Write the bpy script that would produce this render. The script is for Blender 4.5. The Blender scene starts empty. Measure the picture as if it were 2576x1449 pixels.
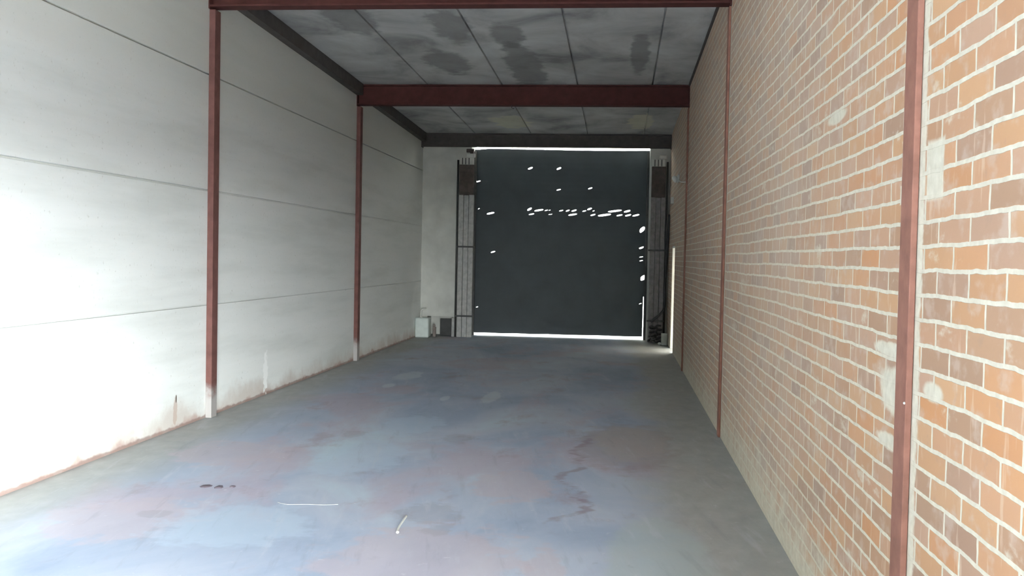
import bpy, bmesh, math, random
from mathutils import Vector, Matrix
random.seed(7)
S = bpy.context.scene
C = S.collection

# ------------------------------------------------------------------ camera
F_PX, YAW, PITCH, ROLL = 2511.8, -0.1060, -0.0314, 0.0200
cy, sy, cp, sp = math.cos(YAW), math.sin(YAW), math.cos(PITCH), math.sin(PITCH)
fw = Vector((sy*cp, cy*cp, sp)); rt = Vector((cy, -sy, 0)); up = rt.cross(fw)
r2 = math.cos(ROLL)*rt + math.sin(ROLL)*up
u2 = -math.sin(ROLL)*rt + math.cos(ROLL)*up
cam_data = bpy.data.cameras.new('camera')
cam_data.sensor_width = 36.0
cam_data.lens = F_PX/2576*36.0
cam_data.clip_start = 0.05
cam = bpy.data.objects.new('camera', cam_data)
C.objects.link(cam)
M = Matrix((r2, u2, -fw)).transposed().to_4x4()
M.translation = Vector((0, 0, 1.6))
cam.matrix_world = M
S.camera = cam

# ------------------------------------------------------------------ world, light, exposure
XL, XR = -3.904, 0.952
ZP = (3.39, 9.22, 14.575)             # the steel frames
BACK_Y = -9.5                         # closed wall behind the camera
W = bpy.data.worlds.new('overcast_sky'); S.world = W
W.use_nodes = True
bg = W.node_tree.nodes['Background']
bg.inputs[0].default_value = (0.93, 1.0, 1.0, 1)
bg.inputs[1].default_value = 170.0
S.view_settings.view_transform = 'Standard'
S.view_settings.look = 'None'
S.view_settings.exposure = 0.0
S.view_settings.gamma = 1.0
S.view_settings.use_curve_mapping = False
S.cycles.diffuse_bounces = 8
S.cycles.max_bounces = 12

def portal(name, loc, rot, sx, sz):
    d = bpy.data.lights.new(name, 'AREA'); d.shape = 'RECTANGLE'; d.size = sx; d.size_y = sz
    d.cycles.is_portal = True
    o = bpy.data.objects.new(name, d); o.location = loc; o.rotation_euler = rot; C.objects.link(o)
LY0, LY1, LZ = -8.6, 0.8, 2.15        # unseen doorway added in the brick wall beside the camera to light the hall
portal('added_doorway_daylight', (XR+.15, (LY0+LY1)/2, LZ/2), (math.pi/2, 0, math.pi/2), LY1-LY0, LZ)
portal('side_door_daylight', (XR+.1, 17.8, .92), (math.pi/2, 0, math.pi/2), .95, 1.84)

# ------------------------------------------------------------------ node helpers
def mat(name):
    m = bpy.data.materials.new(name); m.use_nodes = True
    nt = m.node_tree; b = nt.nodes['Principled BSDF']
    return m, nt, b
class N:
    """small wrapper that builds node graphs"""
    def __init__(s, nt): s.nt = nt
    def n(s, t, **kw):
        x = s.nt.nodes.new(t)
        for k, v in kw.items(): setattr(x, k, v)
        return x
    def put(s, sock, v):
        if v is None: return
        if isinstance(v, bpy.types.NodeSocket): s.nt.links.new(v, sock)
        else:
            if sock.type == 'RGBA' and len(v) == 3: v = (*v, 1)
            sock.default_value = v
    def math(s, op, a, b=0.0, c=None, clamp=False):
        x = s.n('ShaderNodeMath', operation=op); x.use_clamp = clamp
        s.put(x.inputs[0], a); s.put(x.inputs[1], b)
        if c is not None: s.put(x.inputs[2], c)
        return x.outputs[0]
    def pos(s): return s.n('ShaderNodeNewGeometry').outputs['Position']
    def sep(s, v):
        x = s.n('ShaderNodeSeparateXYZ'); s.put(x.inputs[0], v); return x.outputs
    def comb(s, a, b, c):
        x = s.n('ShaderNodeCombineXYZ')
        for i, v in enumerate((a, b, c)): s.put(x.inputs[i], v)
        return x.outputs[0]
    def scale(s, v, sc):
        x = s.n('ShaderNodeVectorMath', operation='MULTIPLY'); s.put(x.inputs[0], v); x.inputs[1].default_value = sc
        return x.outputs[0]
    def noise(s, v, sc, det=4, rough=.55, out='Fac', dist=0.0):
        x = s.n('ShaderNodeTexNoise'); s.put(x.inputs['Vector'], v)
        x.inputs['Scale'].default_value = sc; x.inputs['Detail'].default_value = det
        x.inputs['Roughness'].default_value = rough; x.inputs['Distortion'].default_value = dist
        return x.outputs[out]
    def step(s, v, lo, hi):
        x = s.n('ShaderNodeMapRange', interpolation_type='SMOOTHSTEP'); s.put(x.inputs[0], v)
        s.put(x.inputs[1], lo); s.put(x.inputs[2], hi)
        return x.outputs[0]
    def mix(s, f, a, b, mode='MIX'):
        x = s.n('ShaderNodeMix', data_type='RGBA', blend_type=mode)
        s.put(x.inputs[0], f); s.put(x.inputs[6], a); s.put(x.inputs[7], b)
        return x.outputs[2]
    def ramp(s, f, stops):
        x = s.n('ShaderNodeValToRGB'); s.put(x.inputs[0], f); e = x.color_ramp.elements
        while len(e) < len(stops): e.new(.5)
        for q, (p, c) in zip(e, stops): q.position = p; q.color = (*c, 1)
        return x.outputs[0]
    def bump(s, h, strength, dist):
        x = s.n('ShaderNodeBump'); s.put(x.inputs['Height'], h)
        x.inputs['Strength'].default_value = strength; x.inputs['Distance'].default_value = dist
        return x.outputs[0]
    def slab(s, p, c, r, wob, nz):
        """like blob, but box-shaped in y and z"""
        q = s.sep(p); d = None
        for i in (1, 2):
            e = s.math('DIVIDE', s.math('ABSOLUTE', s.math('SUBTRACT', q[i], c[i])), r[i])
            d = e if d is None else s.math('MAXIMUM', d, e)
        d = s.math('ADD', d, s.math('MULTIPLY', s.math('SUBTRACT', nz, .5), wob))
        return s.math('SUBTRACT', 1.0, s.step(d, .85, 1.05))
    def blob(s, p, c, r, wob, nz):
        """1 inside an ellipsoid of radii r round c, edge broken up by noise nz"""
        a = s.n('ShaderNodeVectorMath', operation='SUBTRACT'); s.put(a.inputs[0], p); a.inputs[1].default_value = c
        b = s.n('ShaderNodeVectorMath', operation='DIVIDE'); s.put(b.inputs[0], a.outputs[0]); b.inputs[1].default_value = r
        l = s.n('ShaderNodeVectorMath', operation='LENGTH'); s.put(l.inputs[0], b.outputs[0])
        d = s.math('ADD', l.outputs['Value'], s.math('MULTIPLY', s.math('SUBTRACT', nz, .5), wob))
        return s.math('SUBTRACT', 1.0, s.step(d, .75, 1.1))
def srgb(r, g, b):
    f = lambda c: (c/255/12.92 if c/255 <= .04045 else ((c/255+.055)/1.055)**2.4)
    return (f(r), f(g), f(b))

def simple(name, col, rough=.7, var=.25, sc=9, metal=0.0, bump=.0):
    m, nt, b = mat(name); k = N(nt); p = k.pos()
    nz = k.noise(p, sc, 5)
    dark = tuple(c*(1-var) for c in col); lite = tuple(min(1, c*(1+var)) for c in col)
    k.put(b.inputs['Base Color'], k.ramp(nz, [(.3, dark), (.7, lite)]))
    b.inputs['Roughness'].default_value = rough; b.inputs['Metallic'].default_value = metal
    if bump: k.put(b.inputs['Normal'], k.bump(nz, .5, bump))
    return m

# ---- painted precast wall
def make_left_wall_mat():
    m, nt, b = mat('painted_concrete_panel'); k = N(nt); p = k.pos(); x, y, z = k.sep(p)
    streak = k.noise(k.scale(p, (1, .25, 2.4)), 1.6, 5)
    fine = k.noise(p, 35, 3)
    col = k.ramp(streak, [(.30, (.70, .72, .70)), (.52, (.80, .82, .805)), (.75, (.85, .86, .85))])
    col = k.mix(k.step(fine, .62, .8), col, (.62, .63, .60))
    # yellower, darker grey towards the top course
    col = k.mix(k.math('MULTIPLY', k.step(k.math('ADD', z, k.math('MULTIPLY', streak, .8)), 3.1, 3.9), .55), col, (.56, .56, .50))
    # rusty dirt along the floor with a broken upper edge
    edge = k.noise(k.scale(p, (1, 1, 1.0)), 1.7, 6, .6)
    hgt = k.math('MULTIPLY', k.math('SUBTRACT', edge, .30), .62)
    d = k.math('SUBTRACT', hgt, z)
    col = k.mix(k.math('MULTIPLY', k.step(d, -.12, .12), .62), col, (.50, .42, .37))
    d2 = k.math('SUBTRACT', k.math('MULTIPLY', k.math('SUBTRACT', k.noise(p, 3.1, 5), .42), .35), z)
    col = k.mix(k.math('MULTIPLY', k.step(d2, -.03, .04), .6), col, (.38, .21, .17))
    e = k.math('SUBTRACT', k.math('MULTIPLY', k.noise(p, 9, 4), .05), z)      # dirty line where wall meets floor
    col = k.mix(k.math('MULTIPLY', k.step(e, -.012, .008), .75), col, (.24, .16, .14))
    # splash of white filler, rust run, scuffs
    nz = k.noise(p, 6, 5)
    col = k.mix(k.blob(p, (XL, 10.79, .24), (.3, .07, .22), 1.9, k.noise(p, 17, 5)), col, (.93, .94, .93))
    col = k.mix(k.math('MULTIPLY', k.blob(p, (XL, 8.50, .16), (.3, .045, .14), 1.6, k.noise(p, 17, 5)), .5), col, (.42, .27, .20))
    col = k.mix(k.blob(p, (XL, 8.52, .27), (.3, .015, .04), .3, nz), col, (.14, .11, .09))
    scuff = k.math('MULTIPLY', k.blob(p, (XL, 6.95, .17), (.3, .32, .16), .8, nz), k.step(k.noise(p, 22, 3), .60, .68))
    col = k.mix(k.math('MULTIPLY', scuff, .5), col, (.35, .33, .32))
    k.put(b.inputs['Base Color'], col); b.inputs['Roughness'].default_value = .8
    k.put(b.inputs['Normal'], k.bump(k.noise(p, 14, 6), .25, .004))
    return m

# ---- brick wall
def make_brick_mat():
    m, nt, b = mat('perforated_brick'); k = N(nt); p = k.pos(); x, y, z = k.sep(p)
    wob = k.sep(k.noise(p, 7.0, 3, .6, 'Color'))
    wob2 = k.sep(k.noise(p, 1.1, 2, .6, 'Color'))
    u = k.math('ADD', k.math('ADD', y, x), 8.035-XR)
    v = k.math('SUBTRACT', z, .037)
    u = k.math('ADD', u, k.math('MULTIPLY', k.math('SUBTRACT', wob[0], .5), .022))
    v = k.math('ADD', v, k.math('ADD', k.math('MULTIPLY', k.math('SUBTRACT', wob[1], .5), .015), k.math('MULTIPLY', k.math('SUBTRACT', wob2[1], .5), .022)))
    t = k.n('ShaderNodeTexBrick', offset=.5, offset_frequency=2)
    k.put(t.inputs['Vector'], k.comb(u, v, 0.0))
    k.put(t.inputs['Color1'], (0, 0, 0)); k.put(t.inputs['Color2'], (1, 1, 1)); k.put(t.inputs['Mortar'], (.5, .5, .5))
    t.inputs['Scale'].default_value = 1; t.inputs['Mortar Size'].default_value = .0075
    t.inputs['Mortar Smooth'].default_value = .25; t.inputs['Bias'].default_value = 0
    t.inputs['Brick Width'].default_value = .272; t.inputs['Row Height'].default_value = .0773
    rnd = k.sep(t.outputs['Color'])[0]
    brick = k.ramp(rnd, [(.0, (0.351, 0.214, 0.135)), (.16, (0.494, 0.237, 0.104)), (.30, (0.427, 0.255, 0.161)), (.44, (0.503, 0.259, 0.122)), (.58, (0.451, 0.278, 0.183)),
                         (.72, (0.332, 0.200, 0.131)), (.84, (0.518, 0.300, 0.157)), (1.0, (0.437, 0.237, 0.122))])
    stain = k.noise(k.scale(p, (1, 1, 1.3)), 9, 5)
    brick = k.mix(k.math('MULTIPLY', k.step(stain, .52, .70), .45), brick, (.52, .41, .33))
    brick = k.mix(k.math('MULTIPLY', k.step(k.noise(p, 16, 4), .60, .75), .4), brick, (.34, .22, .15))
    # vertical dark and pale marks on single bricks
    brick = k.mix(k.math('MULTIPLY', k.step(k.noise(k.scale(p, (1, 9, 2)), 2.6, 2), .60, .70), .35), brick, (.66, .51, .38))
    mortar = k.ramp(k.noise(p, 25, 4), [(.3, (.58, .53, .42)), (.7, (.71, .66, .54))])
    fac = t.outputs['Fac']
    # mortar smeared over the brick faces
    nz = k.noise(p, 8.0, 6, .65)
    sm = k.step(k.noise(k.scale(p, (1, .8, 1.8)), 3.4, 6, .62), .60, .70)
    fac = k.math('MAXIMUM', fac, k.math('MULTIPLY', sm, .62))
    zn = k.math('ADD', z, k.math('MULTIPLY', k.math('SUBTRACT', nz, .5), .9))
    fac = k.math('MAXIMUM', fac, k.math('MULTIPLY', k.math('SUBTRACT', 1.0, k.step(zn, .02, .42)), .9))
    for c, r, w in (((XR, 3.17, 1.89), (.3, .085, .095), .35), ((XR, 3.475, 1.835), (.3, .075, .034), .2), ((XR, 3.487, 2.355), (.3, .055, .037), .2),
                    ((XR, 3.55, 1.17), (.3, .20, .085), 1.3), ((XR, 3.12, 1.215), (.3, .10, .035), .6), ((XR, 3.62, 1.30), (.3, .20, .03), .9),
                    ((XR, 3.60, .98), (.3, .18, .03), .9), ((XR, 4.6, 2.25), (.3, .22, .03), .7)):
        fac = k.math('MAXIMUM', fac, (k.slab if w < .4 else k.blob)(p, c, r, w, nz))
    # rough render that edges each steel post
    for py in ZP[:2]:
        dy = k.math('ABSOLUTE', k.math('SUBTRACT', y, py))
        dn = k.math('ADD', dy, k.math('MULTIPLY', k.math('SUBTRACT', k.noise(p, 14, 4), .5), .08))
        side = k.math('MULTIPLY', k.math('LESS_THAN', y, py), .045)
        dn = k.math('SUBTRACT', dn, side)
        fac = k.math('MAXIMUM', fac, k.math('SUBTRACT', 1.0, k.step(dn, .06, .085)))
    # bricks paler and greyer on the deeper part of the wall
    far_pale = k.math('MULTIPLY', k.step(k.math('ADD', y, k.math('MULTIPLY', nz, 2.0)), 4.0, 7.5), k.math('ADD', .12, k.math('MULTIPLY', k.noise(p, 2.2, 5), .50)))
    brick = k.mix(far_pale, brick, (.60, .53, .46))
    col = k.mix(fac, brick, mortar)
    k.put(b.inputs['Base Color'], col); b.inputs['Roughness'].default_value = .85
    h = k.math('ADD', k.math('MULTIPLY', k.math('SUBTRACT', 1.0, t.outputs['Fac']), .6), k.math('MULTIPLY', nz, .5))
    k.put(b.inputs['Normal'], k.bump(h, .35, .008))
    return m

# ---- worn painted floor
def make_floor_mat():
    m, nt, b = mat('worn_painted_floor'); k = N(nt); p = k.pos(); x, y, z = k.sep(p)
    big = k.noise(k.scale(p, (1, .55, 1)), .75, 6, .6, dist=.6)
    big2 = k.noise(k.scale(k.comb(k.math('ADD', x, 31.0), y, z), (1, .5, 1)), .9, 6, .62, dist=.4)
    fine = k.noise(k.scale(p, (1, .6, 1)), 7, 6, .6)
    blue = k.ramp(big, [(.30, (.25, .315, .43)), (.46, (.35, .41, .53)), (.56, (.42, .465, .565)), (.68, (.46, .56, .64))])
    col = k.mix(k.math('MULTIPLY', k.step(big2, .49, .62), .68), blue, (.43, .375, .45))       # worn through to the red primer
    col = k.mix(k.math('MULTIPLY', k.step(k.noise(k.scale(p, (1, .6, 1)), 1.7, 7, .65), .56, .70), .55), col, (.32, .24, .28))
    grey = k.ramp(fine, [(.3, (.31, .315, .295)), (.7, (.42, .425, .40))])
    # bare concrete strips along the walls
    e = k.math('MULTIPLY', k.math('SUBTRACT', big, .5), 1.1)
    right = k.step(k.math('ADD', x, e), .05, .55)
    left = k.math('SUBTRACT', 1.0, k.step(k.math('ADD', x, e), -3.75, -3.05))
    col = k.mix(k.math('MULTIPLY', k.math('MAXIMUM', right, left), .88), col, grey)
    nz = k.noise(p, 5, 6, .6)
    # worn red patch with a dark scrubbed ring, pale patches, dark dribble
    def patch(col, c, r, w, f, to): return k.mix(k.math('MULTIPLY', k.blob(p, c, r, w, nz), f), col, to)
    col = patch(col, (.10, 8.6, 0), (.45, 1.15, 1), 1.3, .38, (.28, .21, .20))
    col = patch(col, (.14, 8.75, 0), (.33, .85, 1), 1.1, .6, (.40, .37, .36))
    for c, r in (((-1.0, 5.1, 0), (.55, .7, 1)), ((-2.9, 5.6, 0), (.45, .5, 1)), ((-3.0, 7.6, 0), (.5, .5, 1)), ((-.35, 5.0, 0), (.12, .5, 1)), ((-.7, 6.9, 0), (.3, .5, 1))):
        col = patch(col, c, r, 1.8, .6, (.47, .41, .46))
    for c, r in (((-2.2, 5.6, 0), (.45, .5, 1)), ((-2.0, 7.6, 0), (.35, .7, 1)), ((-1.9, 9.2, 0), (.3, .6, 1))):
        col = patch(col, c, r, 1.8, .55, (.43, .53, .65))
    for c, r in (((-1.15, 6.05, 0), (.22, .22, 1)), ((-1.0, 5.7, 0), (.10, .14, 1)), ((-2.75, 5.75, 0), (.12, .09, 1)), ((-1.35, 8.6, 0), (.12, .25, 1)), ((-2.3, 8.6, 0), (.10, .2, 1))):
        col = patch(col, c, r, 2.2, .28, (.24, .22, .25))
    col = patch(col, (.25, 5.3, 0), (.30, .9, 1), .8, .6, (.40, .46, .46))
    for c, r in (((-2.72, 12.95, 0), (.17, .5, 1)), ((-1.4, 11.2, 0), (.10, .5, 1)), ((-2.75, 11.9, 0), (.08, .2, 1)), ((-1.9, 11.0, 0), (.05, .2, 1))):
        col = patch(col, c, r, 1.2, .45, (.62, .68, .70))
    # drag marks and scrapes that run along the hall
    drag = k.noise(k.scale(k.comb(k.math('ADD', x, k.math('MULTIPLY', y, .18)), y, z), (1, .12, 1)), 9, 6, .65)
    col = k.mix(k.math('MULTIPLY', k.step(drag, .56, .72), .35), col, (.52, .54, .60))
    col = k.mix(k.math('MULTIPLY', k.step(drag, .44, .30), .18), col, (.17, .17, .21))
    col = k.mix(k.math('MULTIPLY', k.step(k.noise(p, 13, 5, .7), .62, .72), .40), col, (.62, .63, .66))
    # wandering dark seam of spilt paint
    wx = k.math('MULTIPLY', k.math('SUBTRACT', k.noise(k.comb(0.0, y, 0.0), 1.3, 4, .6), .5), .9)
    seam = k.math('ABSOLUTE', k.math('SUBTRACT', k.math('ADD', x, wx), -.28))
    span = k.math('MULTIPLY', k.step(y, 5.6, 6.2), k.math('SUBTRACT', 1.0, k.step(y, 8.6, 9.3)))
    col = k.mix(k.math('MULTIPLY', k.math('MULTIPLY', k.math('SUBTRACT', 1.0, k.step(seam, .015, .055)), span), k.math('MULTIPLY', k.step(nz, .38, .55), .6)), col, (.24, .17, .20))
    col = k.mix(k.math('MULTIPLY', k.step(k.noise(k.scale(p, (1, .7, 1)), 4.3, 7, .7), .62, .78), .45), col, (.19, .18, .21))
    k.put(b.inputs['Base Color'], col)
    k.put(b.inputs['Roughness'], k.math('ADD', .48, k.math('MULTIPLY', fine, .25)))
    k.put(b.inputs['Normal'], k.bump(fine, .12, .004))
    return m

# ---- stained ceiling
def make_ceiling_mat():
    m, nt, b = mat('stained_ceiling_concrete'); k = N(nt); p = k.pos(); x, y, z = k.sep(p)
    a = k.noise(k.scale(p, (1, .8, 1)), 1.1, 6, .6, dist=.5)
    col = k.ramp(a, [(.28, (.20, .20, .20)), (.46, (.42, .42, .41)), (.64, (.56, .57, .56))])
    nz = k.noise(p, 3.5, 6, .6)
    for c, r in (((-1.3, 13.4, 4.1), (.26, 1.5, 1)), ((-2.3, 13.0, 4.1), (.3, .8, 1)), ((-3.0, 10.8, 4.2), (.3, .7, 1)), ((-1.95, 11.2, 4.2), (.25, .8, 1)),
                 ((.2, 12.6, 4.1), (.12, 1.2, 1)), ((-1.35, 11.6, 4.1), (.2, .6, 1))):
        col = k.mix(k.math('MULTIPLY', k.blob(p, c, r, 1.3, nz), .6), col, (.12, .115, .115))
    # pale yellow light from the door's top gap, painted on near the far end
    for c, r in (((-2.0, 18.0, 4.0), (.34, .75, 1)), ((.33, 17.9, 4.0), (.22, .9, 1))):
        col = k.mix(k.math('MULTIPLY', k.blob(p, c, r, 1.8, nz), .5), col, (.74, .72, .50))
    k.put(b.inputs['Base Color'], col); b.inputs['Roughness'].default_value = .9
    k.put(b.inputs['Normal'], k.bump(nz, .2, .01))
    return m

def make_post_mat(name, col, pale, top):
    """red lead painted steel whose foot is washed over with wall paint"""
    m, nt, b = mat(name); k = N(nt); p = k.pos(); z = k.sep(p)[2]
    nz = k.noise(p, 11, 5)
    c = k.ramp(nz, [(.3, tuple(q*.8 for q in col)), (.7, tuple(q*1.2 for q in col))])
    if pale:
        e = k.math('ADD', z, k.math('MULTIPLY', k.math('SUBTRACT', nz, .5), .25))
        c = k.mix(k.math('SUBTRACT', 1.0, k.step(e, top*.5, top)), c, pale)
    k.put(b.inputs['Base Color'], c); b.inputs['Roughness'].default_value = .75; b.inputs['Specular IOR Level'].default_value = .15
    return m

def make_door_mat():
    m, nt, b = mat('dark_steel_curtain'); k = N(nt); p = k.pos(); x, y, z = k.sep(p)
    nz = k.noise(p, 2.2, 5)
    k.put(b.inputs['Base Color'], k.ramp(nz, [(.3, (.022, .031, .035)), (.7, (.031, .043, .049))]))
    b.inputs['Roughness'].default_value = .55
    s = k.math('SINE', k.math('MULTIPLY', z, 2*math.pi/.11))
    k.put(b.inputs['Normal'], k.bump(s, .08, .006))
    return m

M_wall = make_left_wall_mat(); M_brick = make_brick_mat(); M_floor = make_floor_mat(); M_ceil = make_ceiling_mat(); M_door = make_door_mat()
M_postL = make_post_mat('red_lead_steel_washed_foot', (.135, .062, .054), (.33, .31, .30), .34)
M_postR = make_post_mat('red_lead_steel', (.26, .122, .09), None, 0)
M_beam = make_post_mat('dull_red_steel', (.07, .024, .021), None, 0)
M_eave = simple('shadow_gap_brown_black', (.055, .045, .040), .7, .3)
M_pier = simple('grey_white_render', (.62, .62, .58), .85, .12, 3, bump=.004)
M_dark_wall = simple('dark_unseen_concrete', (.16, .16, .15), .9, .15, 2)
M_ground = simple('outdoor_concrete', (.17, .17, .165), .9, .15, 1.5)
M_white = simple('white_paint', (.80, .82, .80), .6, .05)
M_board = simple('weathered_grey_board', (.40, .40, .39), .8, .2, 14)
M_board_shaded = simple('shaded_board', (.21, .195, .195), .8, .25, 14)  # same grey boards, with the shade of their corner put into the colour
M_rust = simple('rusty_iron_weight', (.075, .058, .050), .85, .35, 10, bump=.004)
M_dark = simple('dark_recess_shade', (.045, .045, .045), .6, .3)
M_pale = simple('pale_plastic', (.62, .68, .65), .55, .08)
M_palestone = simple('pale_block', (.50, .53, .50), .85, .12)
M_brown = simple('brown_wood', (.24, .20, .18), .8, .3)
M_rubber = simple('black_rubber', (.03, .03, .033), .5, .3)
M_plaster = simple('white_plaster_scrap', (.85, .86, .85), .8, .05)
M_leaf = simple('dark_dried_mud', (.10, .08, .10), .9, .3)
M_dirtywhite = simple('off_white_fitting', (.60, .60, .56), .6, .1)

# ------------------------------------------------------------------ mesh helpers
def box(bm, x0, x1, y0, y1, z0, z1, bev=0.0):
    t = bmesh.new()
    bmesh.ops.create_cube(t, size=1)
    for v in t.verts:
        v.co = Vector(((x0+x1)/2+v.co.x*(x1-x0), (y0+y1)/2+v.co.y*(y1-y0), (z0+z1)/2+v.co.z*(z1-z0)))
    if bev: bmesh.ops.bevel(t, geom=t.edges[:], offset=bev, segments=3, profile=.6, affect='EDGES')
    merge(bm, t)
def merge(bm, t):
    me = bpy.data.meshes.new('t'); t.to_mesh(me); t.free(); bm.from_mesh(me); bpy.data.meshes.remove(me)
def prism(bm, prof, a, b):
    """closed profile of 3-D points at a, the same at b (lists of equal length)"""
    va = [bm.verts.new(q) for q in a]; vb = [bm.verts.new(q) for q in b]
    n = len(va)
    for i in range(n): bm.faces.new((va[i], va[(i+1) % n], vb[(i+1) % n], vb[i]))
    bm.faces.new(va[::-1]); bm.faces.new(vb)
    bmesh.ops.recalc_face_normals(bm, faces=bm.faces[:])
def tube(bm, pts, r, seg=10, close=True):
    pts = [Vector(p) for p in pts]; rings = []
    rr = r if isinstance(r, (list, tuple)) else [r]*len(pts)
    for i, p in enumerate(pts):
        d = (pts[min(i+1, len(pts)-1)]-pts[max(i-1, 0)]).normalized()
        a = d.cross(Vector((0, 0, 1))) if abs(d.z) < .9 else d.cross(Vector((0, 1, 0)))
        a.normalize(); c = d.cross(a)
        rings.append([bm.verts.new(p+rr[i]*(math.cos(2*math.pi*k/seg)*a+math.sin(2*math.pi*k/seg)*c)) for k in range(seg)])
    for q, w in zip(rings, rings[1:]):
        for k in range(seg): bm.faces.new((q[k], q[(k+1) % seg], w[(k+1) % seg], w[k]))
    if close: bm.faces.new(rings[0][::-1]); bm.faces.new(rings[-1])
    bmesh.ops.recalc_face_normals(bm, faces=bm.faces[:])
def smooth_path(pts, n=8):
    P = [Vector(p) for p in pts]; out = []
    for i in range(len(P)-1):
        a, b, c, d = P[max(i-1, 0)], P[i], P[i+1], P[min(i+2, len(P)-1)]
        for k in range(n):
            t = k/n
            out.append(.5*((2*b)+(c-a)*t+(2*a-5*b+4*c-d)*t*t+(3*b-a-3*c+d)*t**3))
    return out+[P[-1]]
def obj(name, bm, m, parent=None, smooth=False, loc=None):
    me = bpy.data.meshes.new(name)
    if loc is None and parent is not None: loc = parent.location
    if loc is not None:
        for v in bm.verts: v.co -= Vector(loc)
    bm.to_mesh(me); bm.free()
    me.materials.append(m)
    if smooth:
        for p in me.polygons: p.use_smooth = True
    o = bpy.data.objects.new(name, me); C.objects.link(o)
    if parent is not None: o.parent = parent
    elif loc is not None: o.location = loc
    return o
def thing(name, label, cat, loc, group=None):
    o = bpy.data.objects.new(name, None); o.empty_display_size = .1; C.objects.link(o); o.location = loc
    return tag(o, label, cat, group)
def tag(o, label, cat, group=None, kind=None):
    o['label'] = label; o['category'] = cat
    if group: o['group'] = group
    if kind: o['kind'] = kind
    return o
def struct(name, bm, m, label, cat, parent=None):
    return tag(obj(name, bm, m, parent), label, cat, kind='structure')
def ceil_z(y): return 4.10-.022*(y-14.575)

# ------------------------------------------------------------------ the setting
YB = 20.0                               # plane of the roller door
bm = bmesh.new(); box(bm, XL-.3, XR+.3, BACK_Y, YB+.02, -.15, 0)
struct('floor', bm, M_floor, 'worn blue-grey painted concrete floor with reddish patches', 'floor')
bm = bmesh.new(); box(bm, -60, 60, -60, 90, -.30, -.012)
struct('ground', bm, M_ground, 'bright paved ground outside the warehouse', 'ground')

# left wall: precast panels with open horizontal joints
joints = (1.083, 2.173, 3.27); prof = [(0, 0)]
for j, w in zip(joints, (.0055, .0075, .0065)): prof += [(0, j-w*1.4), (.006, j-w), (.032, j-w), (.032, j+w), (.006, j+w), (0, j+w*1.4)]
prof += [(0, 5.0), (.2, 5.0), (.2, 0)]
bm = bmesh.new()
LN = 3.75
prism(bm, None, [(XL-a, LN, z) for a, z in prof], [(XL-a, YB+.25, z) for a, z in prof])
struct('wall_left', bm, M_wall, 'white painted concrete panel wall with horizontal joints', 'wall')

bm = bmesh.new(); box(bm, XL-.2, XL, BACK_Y, LN, 0, 5.0)  # unseen section, darkened to cut light bounced onto the bricks
struct('wall_left_near', bm, M_dark_wall, 'unseen near section of the left wall, made dark to cut bounced light', 'wall')

# right wall: brick, with a side doorway near the far end
DY0, DY1, DZ = 17.32, 18.22, 1.84
bm = bmesh.new()
pr = [(BACK_Y, 0), (LY0, 0), (LY0, LZ), (LY1, LZ), (LY1, 0), (DY0, 0), (DY0, DZ), (DY1, DZ), (DY1, 0), (YB+.25, 0), (YB+.25, 5.0), (BACK_Y, 5.0)]
prism(bm, None, [(XR, y, z) for y, z in pr], [(XR+.22, y, z) for y, z in pr])
struct('wall_right', bm, M_brick, 'bare orange and grey brick wall with cream mortar', 'wall')
bm = bmesh.new()
box(bm, XR+.005, XR+.22, DY1-.03, DY1, 0, DZ-.03, .004); box(bm, XR+.005, XR+.22, DY0, DY1, DZ-.03, DZ, .004); box(bm, XR+.03, XR+.22, DY0, DY0+.03, 0, DZ-.03, .004)
struct('trim_1', bm, M_white, 'white painted jamb of the side doorway in the brick wall', 'door frame')

# end wall: two piers that flank the roller door and a header above the light gap
PX0, PX1 = -2.93, .56
PY = 19.55
bm = bmesh.new()
box(bm, XL, -3.76, PY, YB+.2, 0, .39); box(bm, -3.24, PX0, PY, YB+.2, 0, .39); box(bm, -3.76, -3.24, PY+.42, YB+.2, 0, .39)
box(bm, XL, PX0, PY, YB+.2, .39, 3.96)
box(bm, PX1, XR, PY, YB+.2, 0, 3.96)
box(bm, XL, XR, YB+.06, YB+.2, 3.97, 5.0)
struct('wall_back', bm, M_pier, 'grey rendered end wall either side of the dark roller door', 'wall')
# walls added outside the side doorway and roller door to block sky light
bm = bmesh.new(); box(bm, XR+1.25, XR+1.55, 6, 23.4, -.012, 8.0)
struct('wall_side_blocker', bm, M_pier, 'unseen wall added outside the side doorway to block sky light', 'wall')
bm = bmesh.new(); box(bm, -12, 9, 23.4, 23.7, -.012, 9)
struct('wall_far_blocker', bm, M_pier, 'wall added beyond the roller door to block sky light', 'wall')
# wall behind the camera
bm = bmesh.new(); box(bm, XL-.2, XR+.22, BACK_Y-.25, BACK_Y, -.012, 5.0)
struct('wall_front', bm, M_dark_wall, 'dark unseen concrete wall closing the warehouse behind the camera', 'wall')

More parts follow.
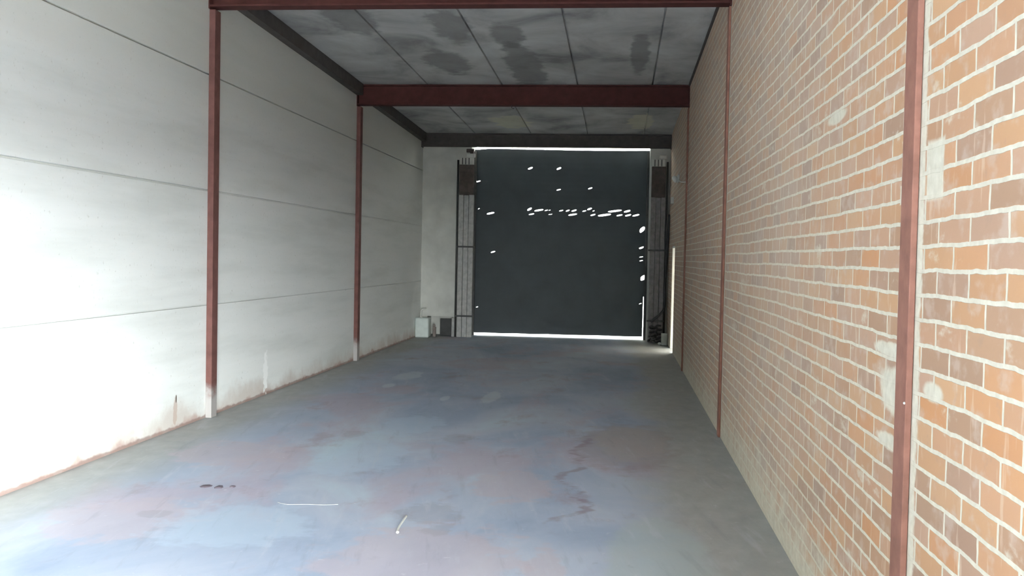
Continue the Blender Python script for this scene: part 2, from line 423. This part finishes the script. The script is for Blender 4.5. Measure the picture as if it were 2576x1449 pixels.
# ceiling: long concrete planks with open joints, falling slightly towards the far end
xs = (-2.85, -1.75, -.65, .42); prof = [(XL, 0)]
for j in xs: prof += [(j-.012, 0), (j-.008, .03), (j+.008, .03), (j+.012, 0)]
prof += [(XR, 0), (XR, .25), (XL, .25)]
ya, yb = BACK_Y, YB+.05
bm = bmesh.new()
prism(bm, None, [(x, ya, ceil_z(ya)+h) for x, h in prof], [(x, yb, ceil_z(yb)+h) for x, h in prof])
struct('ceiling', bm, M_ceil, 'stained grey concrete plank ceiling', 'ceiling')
bm = bmesh.new()
def sheared(bm, x0, x1, y0, y1, lo, hi):
    q = lambda y: [(x0, y, ceil_z(y)+lo), (x1, y, ceil_z(y)+lo), (x1, y, ceil_z(y)+hi), (x0, y, ceil_z(y)+hi)]
    prism(bm, None, q(y0), q(y1))
sheared(bm, XR-.022, XR, ZP[1]+.1, ZP[2]-.1, -.03, 0)  # dark strip stands in for the shade in the gap under the ceiling
struct('trim_shadow_gap', bm, M_eave, 'thin dark strip painting the shadow gap where the ceiling meets the brick wall', 'trim')

# ------------------------------------------------------------------ roller door with pinholes
YD = YB
def at(px, py, Y=YD):
    d = fw+(px-1288)/F_PX*r2-(py-724.5)/F_PX*u2
    t = Y/d.y
    return (d.x*t, 1.6+d.z*t)
door = tag(bpy.data.objects.new('door_1', None), 'dark blue-grey roller door with pinholes of daylight', 'roller door', kind='structure')
C.objects.link(door); door.location = ((PX0+PX1)/2, YD, 0)
holes = []
def hole(cx, cy, w, h, slant=.55):
    """hole drawn out into a slanted streak of motion-blurred light, sizes in photo pixels turned to metres on the door"""
    X, Z = at(cx, cy); w = w*20.0/F_PX; h = h*20.0/F_PX
    pts = []
    for k in range(10):
        a = 2*math.pi*k/10
        px = math.copysign(abs(math.cos(a))**.8, math.cos(a))*w/2; pz = math.copysign(abs(math.sin(a))**.8, math.sin(a))*h/2*.55
        pts.append((X+px*random.uniform(.9, 1.05), Z+pz+px/(w/2)*h*.5*slant))
    holes.append(pts)
A = [(895,405,60,36),(1245,408,58,36),(260,565,52,22),(1240,668,52,22),(1628,650,52,25),(265,900,18,16),(408,955,92,34),(885,905,56,46),(1000,918,116,34),
     (1090,920,38,16),(1130,918,24,10),(1272,923,48,22),(1352,923,48,26),(1430,922,62,30),(1555,928,48,22),(1618,903,56,36),(1668,925,24,14),(1928,928,164,38),
     (2080,930,80,38),(910,966,66,24),(1140,968,46,10),(1410,972,106,32),(1660,975,60,28),(1800,977,164,42),(1985,980,72,28),(2090,980,74,32),(2185,980,82,34)]
for cx, cy_, w, h in A: hole(1150+cx/4.86, 340+cy_/4.86, w/4.86, h/4.86)
for cx, cy_, w, h, s in ((2262,1155,62,80,.4),): hole(1150+cx/4.86, 340+cy_/4.86, w/4.86, h/4.86*1.3, s)
for cx, cy_, w, h, s in ((408,152,48,24,.6),(225,778,24,12,.6),(2095,105,50,36,.5),(2092,210,42,14,.6),(2092,252,36,18,.5),(2112,448,58,96,.3),(2082,740,28,16,.5)):
    hole(1150+cx/4.519, 600+cy_/4.519, w/4.519, h/4.519, s)
# outline: left edge down to the sagging bottom, a narrow slit along the lower right edge
outline = []
xl, xr = PX0-.06, at(1621, 700)[0]
xs_ = at(1616, 800)[0]
outline += [(xl, 3.735), (xl, .05)]
for i in range(13):
    px = 1192+(1616-1192)*i/12
    X, Z = at(px, 836.5+(847-836.5)*i/12)
    outline.append((X, Z+random.uniform(-.004, .004)))
outline += [(xs_, at(1616, 847)[1]), (xs_+.004, at(1616, 747)[1]), (PX1+.03, at(1618, 742)[1]), (PX1+.03, 3.75)]
for i in range(9): outline.append((PX1+.03-(PX1+.03-xl)*(i+1)/10, 3.745+.018*max(0, (i-3)/5)+random.uniform(-.004, .003)))
cu = bpy.data.curves.new('c', 'CURVE'); cu.dimensions = '2D'; cu.fill_mode = 'BOTH'; cu.extrude = .006
for poly in [outline]+holes:
    sp_ = cu.splines.new('POLY'); sp_.points.add(len(poly)-1); sp_.use_cyclic_u = True
    for q, (x, z) in zip(sp_.points, poly): q.co = (x, z, 0, 1)
co = bpy.data.objects.new('c', cu); C.objects.link(co)
bpy.context.view_layer.update()
me = bpy.data.meshes.new_from_object(co.evaluated_get(bpy.context.evaluated_depsgraph_get()))
bpy.data.objects.remove(co); bpy.data.curves.remove(cu)
bm = bmesh.new(); bm.from_mesh(me); bpy.data.meshes.remove(me)
for v in bm.verts: v.co = Vector((v.co.x, YD-v.co.z, v.co.y))
bmesh.ops.recalc_face_normals(bm, faces=bm.faces[:])
obj('curtain', bm, M_door, door)
bm = bmesh.new()
box(bm, PX0, PX0+.05, YD-.10, YD-.02, 0.0, 3.70, .006); obj('guide_rail', bm, M_dark, door)
bm = bmesh.new(); box(bm, PX1-.05, PX1, YD-.10, YD-.02, 0.0, 3.70, .006); obj('guide_rail', bm, M_dark, door)

# ------------------------------------------------------------------ steel frame
def i_section(w, h, tf, tw):
    return [(-w/2, 0), (w/2, 0), (w/2, tf), (tw/2, tf), (tw/2, h-tf), (w/2, h-tf), (w/2, h), (-w/2, h), (-w/2, h-tf), (-tw/2, h-tf), (-tw/2, tf), (-w/2, tf)]
def roof_beam(y, zb, h, x0, x1, label, m=None):
    t = thing('roof_beam', label, 'steel beam', ((x0+x1)/2, y, zb), 'steel roof beams')
    s = i_section(.16, h, .018, .012)
    b = bmesh.new(); prism(b, None, [(x0, y+a, zb+z) for a, z in s], [(x1, y+a, zb+z) for a, z in s])
    obj('joist', b, m or M_beam, t)
    for x, d in ((x0, .012), (x1, -.012)):
        b = bmesh.new(); box(b, min(x, x+d), max(x, x+d), y-.085, y+.085, zb-.02, zb+h-.005); obj('end_plate', b, m or M_beam, t)
    return t
PRL, PRR = .060, .025                    # how far the posts stand proud of each wall
b1 = roof_beam(ZP[1], 3.905, ceil_z(ZP[1])-3.905-.005, XL, XR, 'dark red steel beam cut off by the top edge of the photo')
b2 = roof_beam(ZP[2], 3.80, ceil_z(ZP[2])-3.80-.005, XL, XR, 'dark red steel beam across the middle of the ceiling')
bm = bmesh.new(); tube(bm, smooth_path([(-1.60, ZP[2]-.06, 3.80), (-1.60, ZP[2]-.07, 3.765), (-1.58, ZP[2]-.05, 3.75), (-1.565, ZP[2]-.05, 3.77)]), .007, 8); obj('hook', bm, M_dark, b2, True)
b3 = roof_beam(19.44, 3.735, ceil_z(19.44)-3.735-.005, XL, XR, 'dark steel beam just above the roller door', M_eave)

def post(x, y, w, d, h, label, m, group):
    """flat flange standing proud of the wall, on a small foot"""
    t = thing('steel_post', label, 'steel post', (x, y, 0), group)
    s = 1 if x < 0 else -1
    b = bmesh.new(); x1 = x+s*d
    x0 = x+s*.0015
    box(b, min(x0, x1), max(x0, x1), y-w/2, y+w/2, 0, h, .004)
    obj('flange', b, m, t)
    return t
gL, gR = 'steel posts along the white wall', 'steel posts set in the brick wall'
pl1 = post(XL, ZP[1], .13, PRL, 3.88, 'brown-red steel post on the white wall with a pale washed foot', M_postL, gL)
pl2 = post(XL, ZP[2], .13, PRL, 3.775, 'dark brown steel post on the white wall under the middle beam', M_postL, gL)
pr0 = post(XR, ZP[0], .125, .022, 4.25, 'broad red-brown steel post in the brick wall nearest the camera', M_postR, gR)
bm = bmesh.new()
bmesh.ops.create_uvsphere(bm, u_segments=10, v_segments=6, radius=.0045)
for v in bm.verts: v.co += Vector((XR-.0235, 3.333, 1.152))
obj('bolt_head', bm, M_white, pr0, True)
pr1 = post(XR, ZP[1], .12, .022, 3.88, 'thin red-brown steel post in the middle of the brick wall', M_postR, gR)
pr2 = post(XR, ZP[2], .12, .02, 3.775, 'dim steel post in the brick wall below the middle beam', M_postR, gR)

def eave(y0, y1, label):
    b = bmesh.new(); sheared(b, XL, XL+.10, y0, y1, -.165, -.004)
    o = obj('eave_beam', b, M_eave, None, loc=(XL, (y0+y1)/2, ceil_z((y0+y1)/2)))
    tag(o, label, 'steel beam', 'eave beams over the white wall')
eave(ZP[1]+.086, ZP[2]-.086, 'dark sloping eave beam over the white wall before the middle beam')
eave(ZP[2]+.086, 19.355, 'dark sloping eave beam over the white wall nearest the roller door')

# ------------------------------------------------------------------ counterweight towers either side of the door
def tower(x0, x1, y, label, s):
    """slatted guard of grey boards tied by two straps, iron weight above, bracket on top, guide rod on the wall side"""
    t = thing('counterweight_guard', label, 'counterweight guard', ((x0+x1)/2, y, 0), 'counterweight guards beside the roller door')
    n = 3; w = (x1-x0)/n
    for i in range(n):
        b = bmesh.new(); box(b, x0+i*w+.004, x0+(i+1)*w-.004, y+.012*(i % 2), y+.10, 0, 2.79-.01*(i % 2), .004); obj('board', b, M_board if s < 0 else M_board_shaded, t)
    for z in (.415, 1.775):
        b = bmesh.new(); box(b, x0-.03, x1+.012, y-.012, y, z-.016, z+.016, .003); obj('strap', b, M_dark, t)
    b = bmesh.new(); box(b, x0+.004, x1-.012, y+.005, y+.10, 2.79, 3.38, .012); obj('weight', b, M_rust, t)
    b = bmesh.new()
    box(b, x0+.01, x1-.03, y+.02, y+.10, 3.38, 3.52, .006)
    box(b, x0+.14, x1+.005, y+.02, y+.10, 3.52, 3.60, .02)
    obj('top_bracket', b, M_pier, t)
    b = bmesh.new()
    for q in (.06, .125, .19): tube(b, [(x0+q, y+.012, 3.385), (x0+q, y+.012, 3.51)], .008, 8)
    obj('hanger', b, M_dark, t)
    xr_ = x0-.025 if s < 0 else x1+.02
    b = bmesh.new(); tube(b, [(xr_, y+.03, 0), (xr_, y+.03, 3.47)], .02, 10); obj('guide_rod', b, M_dark, t, True)
    return t
TY = 19.36
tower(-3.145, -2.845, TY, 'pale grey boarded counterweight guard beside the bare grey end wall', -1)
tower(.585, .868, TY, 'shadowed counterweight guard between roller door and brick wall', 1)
# rusty bracket at the upper left corner of the door
bm = bmesh.new()
box(bm, -3.03, -2.88, 19.50, 19.548, 3.63, 3.70, .01); box(bm, -2.95, -2.88, 19.46, 19.548, 3.60, 3.66, .008)
tag(obj('rusty_bracket', bm, M_rust, None, loc=(-2.95, 19.52, 3.65)), 'dark rusty bracket at the upper left corner of the roller door', 'bracket')

# ------------------------------------------------------------------ odds and ends in the far left corner
t = thing('white_canister', 'pale box-shaped canister standing in the far left corner', 'canister', (-3.755, 19.1, 0))
bm = bmesh.new(); box(bm, -3.895, -3.625, 18.97, 19.23, 0, .385, .035); obj('body', bm, M_pale, t, True)
bm = bmesh.new(); tube(bm, smooth_path([(-3.80, 19.1, .38), (-3.80, 19.1, .47), (-3.795, 19.1, .52), (-3.76, 19.1, .545), (-3.70, 19.1, .55)], 5), .018, 10); obj('spout', bm, M_dirtywhite, t, True)
bm = bmesh.new(); tube(bm, [(-3.80, 19.1, .383), (-3.80, 19.1, .40)], .032, 12); obj('cap', bm, M_dirtywhite, t, True)
bm = bmesh.new(); box(bm, -3.592, -3.535, 19.25, 19.31, 0, .19, .008); box(bm, -3.585, -3.552, 19.262, 19.298, .19, .25, .006)
tag(obj('wooden_offcut', bm, M_brown, None, loc=(-3.56, 19.28, 0)), 'small brownish offcut standing beside the pale canister', 'offcut')
bm = bmesh.new(); box(bm, -3.252, -3.183, 19.42, 19.50, 0, .37, .006)
tag(obj('pale_stub_post', bm, M_board, None, loc=(-3.22, 19.46, 0)), 'short pale post standing left of the boarded counterweight guard', 'post')
bm = bmesh.new(); box(bm, -3.53, -3.27, 19.72, 19.76, 0, .33, .004)  # dark sheet added to paint in the shade of the recess
tag(obj('added_dark_backing', bm, M_dark, None, loc=(-3.4, 19.74, 0)), 'dark backing added to darken the low recess behind the pale canister', 'board')

# ------------------------------------------------------------------ odds and ends in the far right corner
bm = bmesh.new(); box(bm, .825, .938, 18.86, 19.02, 0, .215, .012)
tag(obj('pale_block', bm, M_palestone, None, loc=(.88, 18.94, 0)), 'pale square block on the floor beside the lit side doorway', 'block')
bm = bmesh.new()
bmesh.ops.create_icosphere(bm, subdivisions=2, radius=.03)
for v in bm.verts: v.co = Vector((.795+v.co.x*1.1+random.uniform(-.006, .006), 18.90+v.co.y, .024+v.co.z*.8+random.uniform(-.004, .004)))
tag(obj('plaster_lump', bm, M_plaster, None, loc=(.795, 18.9, 0)), 'small bright lump of plaster beside the pale block', 'rubble')
pts = []
for i in range(46):
    a = i*.55; r = .10+.035*math.sin(i*1.7)
    pts.append((.70+r*math.cos(a)*1.0, 19.10+r*math.sin(a)*.9, .03+.007*i+.02*math.sin(i*2.3)))
bm = bmesh.new(); tube(bm, smooth_path(pts, 4), .016, 8)
tag(obj('coiled_cable', bm, M_rubber, None, True, loc=(.70, 19.10, 0)), 'tangled heap of dark cable at the foot of the shadowed guard', 'cable')
bm = bmesh.new(); tube(bm, smooth_path([(.938, 19.28, 2.46), (.925, 19.28, 2.0), (.90, 19.27, 1.5), (.885, 19.26, 1.0), (.885, 19.24, .70), (.80, 19.22, .55), (.70, 19.2, .47), (.64, 19.2, .40)], 6), .02, 8)
tag(obj('hanging_hose', bm, M_rubber, None, True, loc=(.9, 19.26, 1.2)), 'dark hose hanging down the corner beside the brick wall', 'hose')

# ------------------------------------------------------------------ fittings on the brick wall
t = thing('wall_lamp', 'small pale lamp fitting high on the dark end of the brick wall', 'wall lamp', (XR, 16.6, 2.93))
bm = bmesh.new(); box(bm, XR-.03, XR, 16.45, 16.75, 2.87, 2.99, .01); obj('base', bm, M_dirtywhite, t)
bm = bmesh.new(); tube(bm, [(XR-.03, 16.6, 2.94), (XR-.055, 16.6, 2.93), (XR-.085, 16.6, 2.91), (XR-.10, 16.6, 2.90)], [.03, .055, .06, .03], 14); obj('lamp_globe', bm, M_white, t, True)
bm = bmesh.new(); tube(bm, smooth_path([(XR-.012, 16.44, 2.90), (XR-.012, 16.2, 2.86), (XR-.012, 15.6, 2.80), (XR-.012, 14.72, 2.735)], 5), .011, 8)
tag(obj('conduit', bm, M_dirtywhite, None, True, loc=(XR, 15.5, 2.8)), 'thin pale conduit running along brick wall from the small lamp', 'conduit')
bm = bmesh.new(); box(bm, XR-.06, XR, 18.02, 18.20, 2.60, 2.72, .012)
tag(obj('junction_box', bm, M_dirtywhite, None, loc=(XR, 18.1, 2.66)), 'small grey box on the brick wall above the side doorway', 'junction box')

# ------------------------------------------------------------------ litter on the floor
def flake(x, y, sx, sy_, label, m, name='mud_flake', h=.006):
    b = bmesh.new(); ring = []; n = 9
    top = b.verts.new((x, y, h))
    for k in range(n):
        a = 2*math.pi*k/n; q = random.uniform(.65, 1.1)
        ring.append(b.verts.new((x+sx*q*math.cos(a), y+sy_*q*math.sin(a), .0)))
    mid = [b.verts.new((x+(v.co.x-x)*.75, y+(v.co.y-y)*.75, h*random.uniform(.6, 1))) for v in ring]
    for k in range(n):
        j = (k+1) % n
        b.faces.new((ring[k], ring[j], mid[j], mid[k])); b.faces.new((mid[k], mid[j], top))
    b.faces.new(ring[::-1])
    return tag(obj(name, b, m, None, loc=(x, y, 0)), label, 'mud flake', 'dark mud flakes on the floor')
flake(-2.75, 6.48, .042, .05, 'dark mud flake on the floor, leftmost of the row', M_leaf)
flake(-2.655, 6.47, .035, .05, 'dark mud flake on the floor, second from left of the row', M_leaf)
flake(-2.575, 6.50, .025, .035, 'small mud flake on the floor at the right end of the row', M_leaf)
t = thing('twig', 'thin pale stick lying on the floor in the foreground', 'stick', (-1.237, 5.75, 0))
bm = bmesh.new(); tube(bm, smooth_path([(-1.248, 5.93, .010), (-1.243, 5.80, .012), (-1.240, 5.68, .009), (-1.228, 5.58, .009)], 4), .006, 8); obj('stem', bm, M_dirtywhite, t, True)
bm = bmesh.new(); bmesh.ops.create_icosphere(bm, subdivisions=2, radius=.010)
for v in bm.verts: v.co = Vector((-1.222+v.co.x, 5.565+v.co.y*1.3, .012+v.co.z*.8))
obj('tip', bm, M_dirtywhite, t, True)
bm = bmesh.new(); tube(bm, smooth_path([(-2.13, 6.14, .002), (-2.05, 6.10, .002), (-1.93, 6.125, .002), (-1.83, 6.13, .002), (-1.74, 6.16, .002)], 5), [.0014]*21, 6)
tag(obj('white_string', bm, M_board, None, True, loc=(-1.93, 6.13, 0)), 'thin strand of white string lying across the blue floor', 'string')
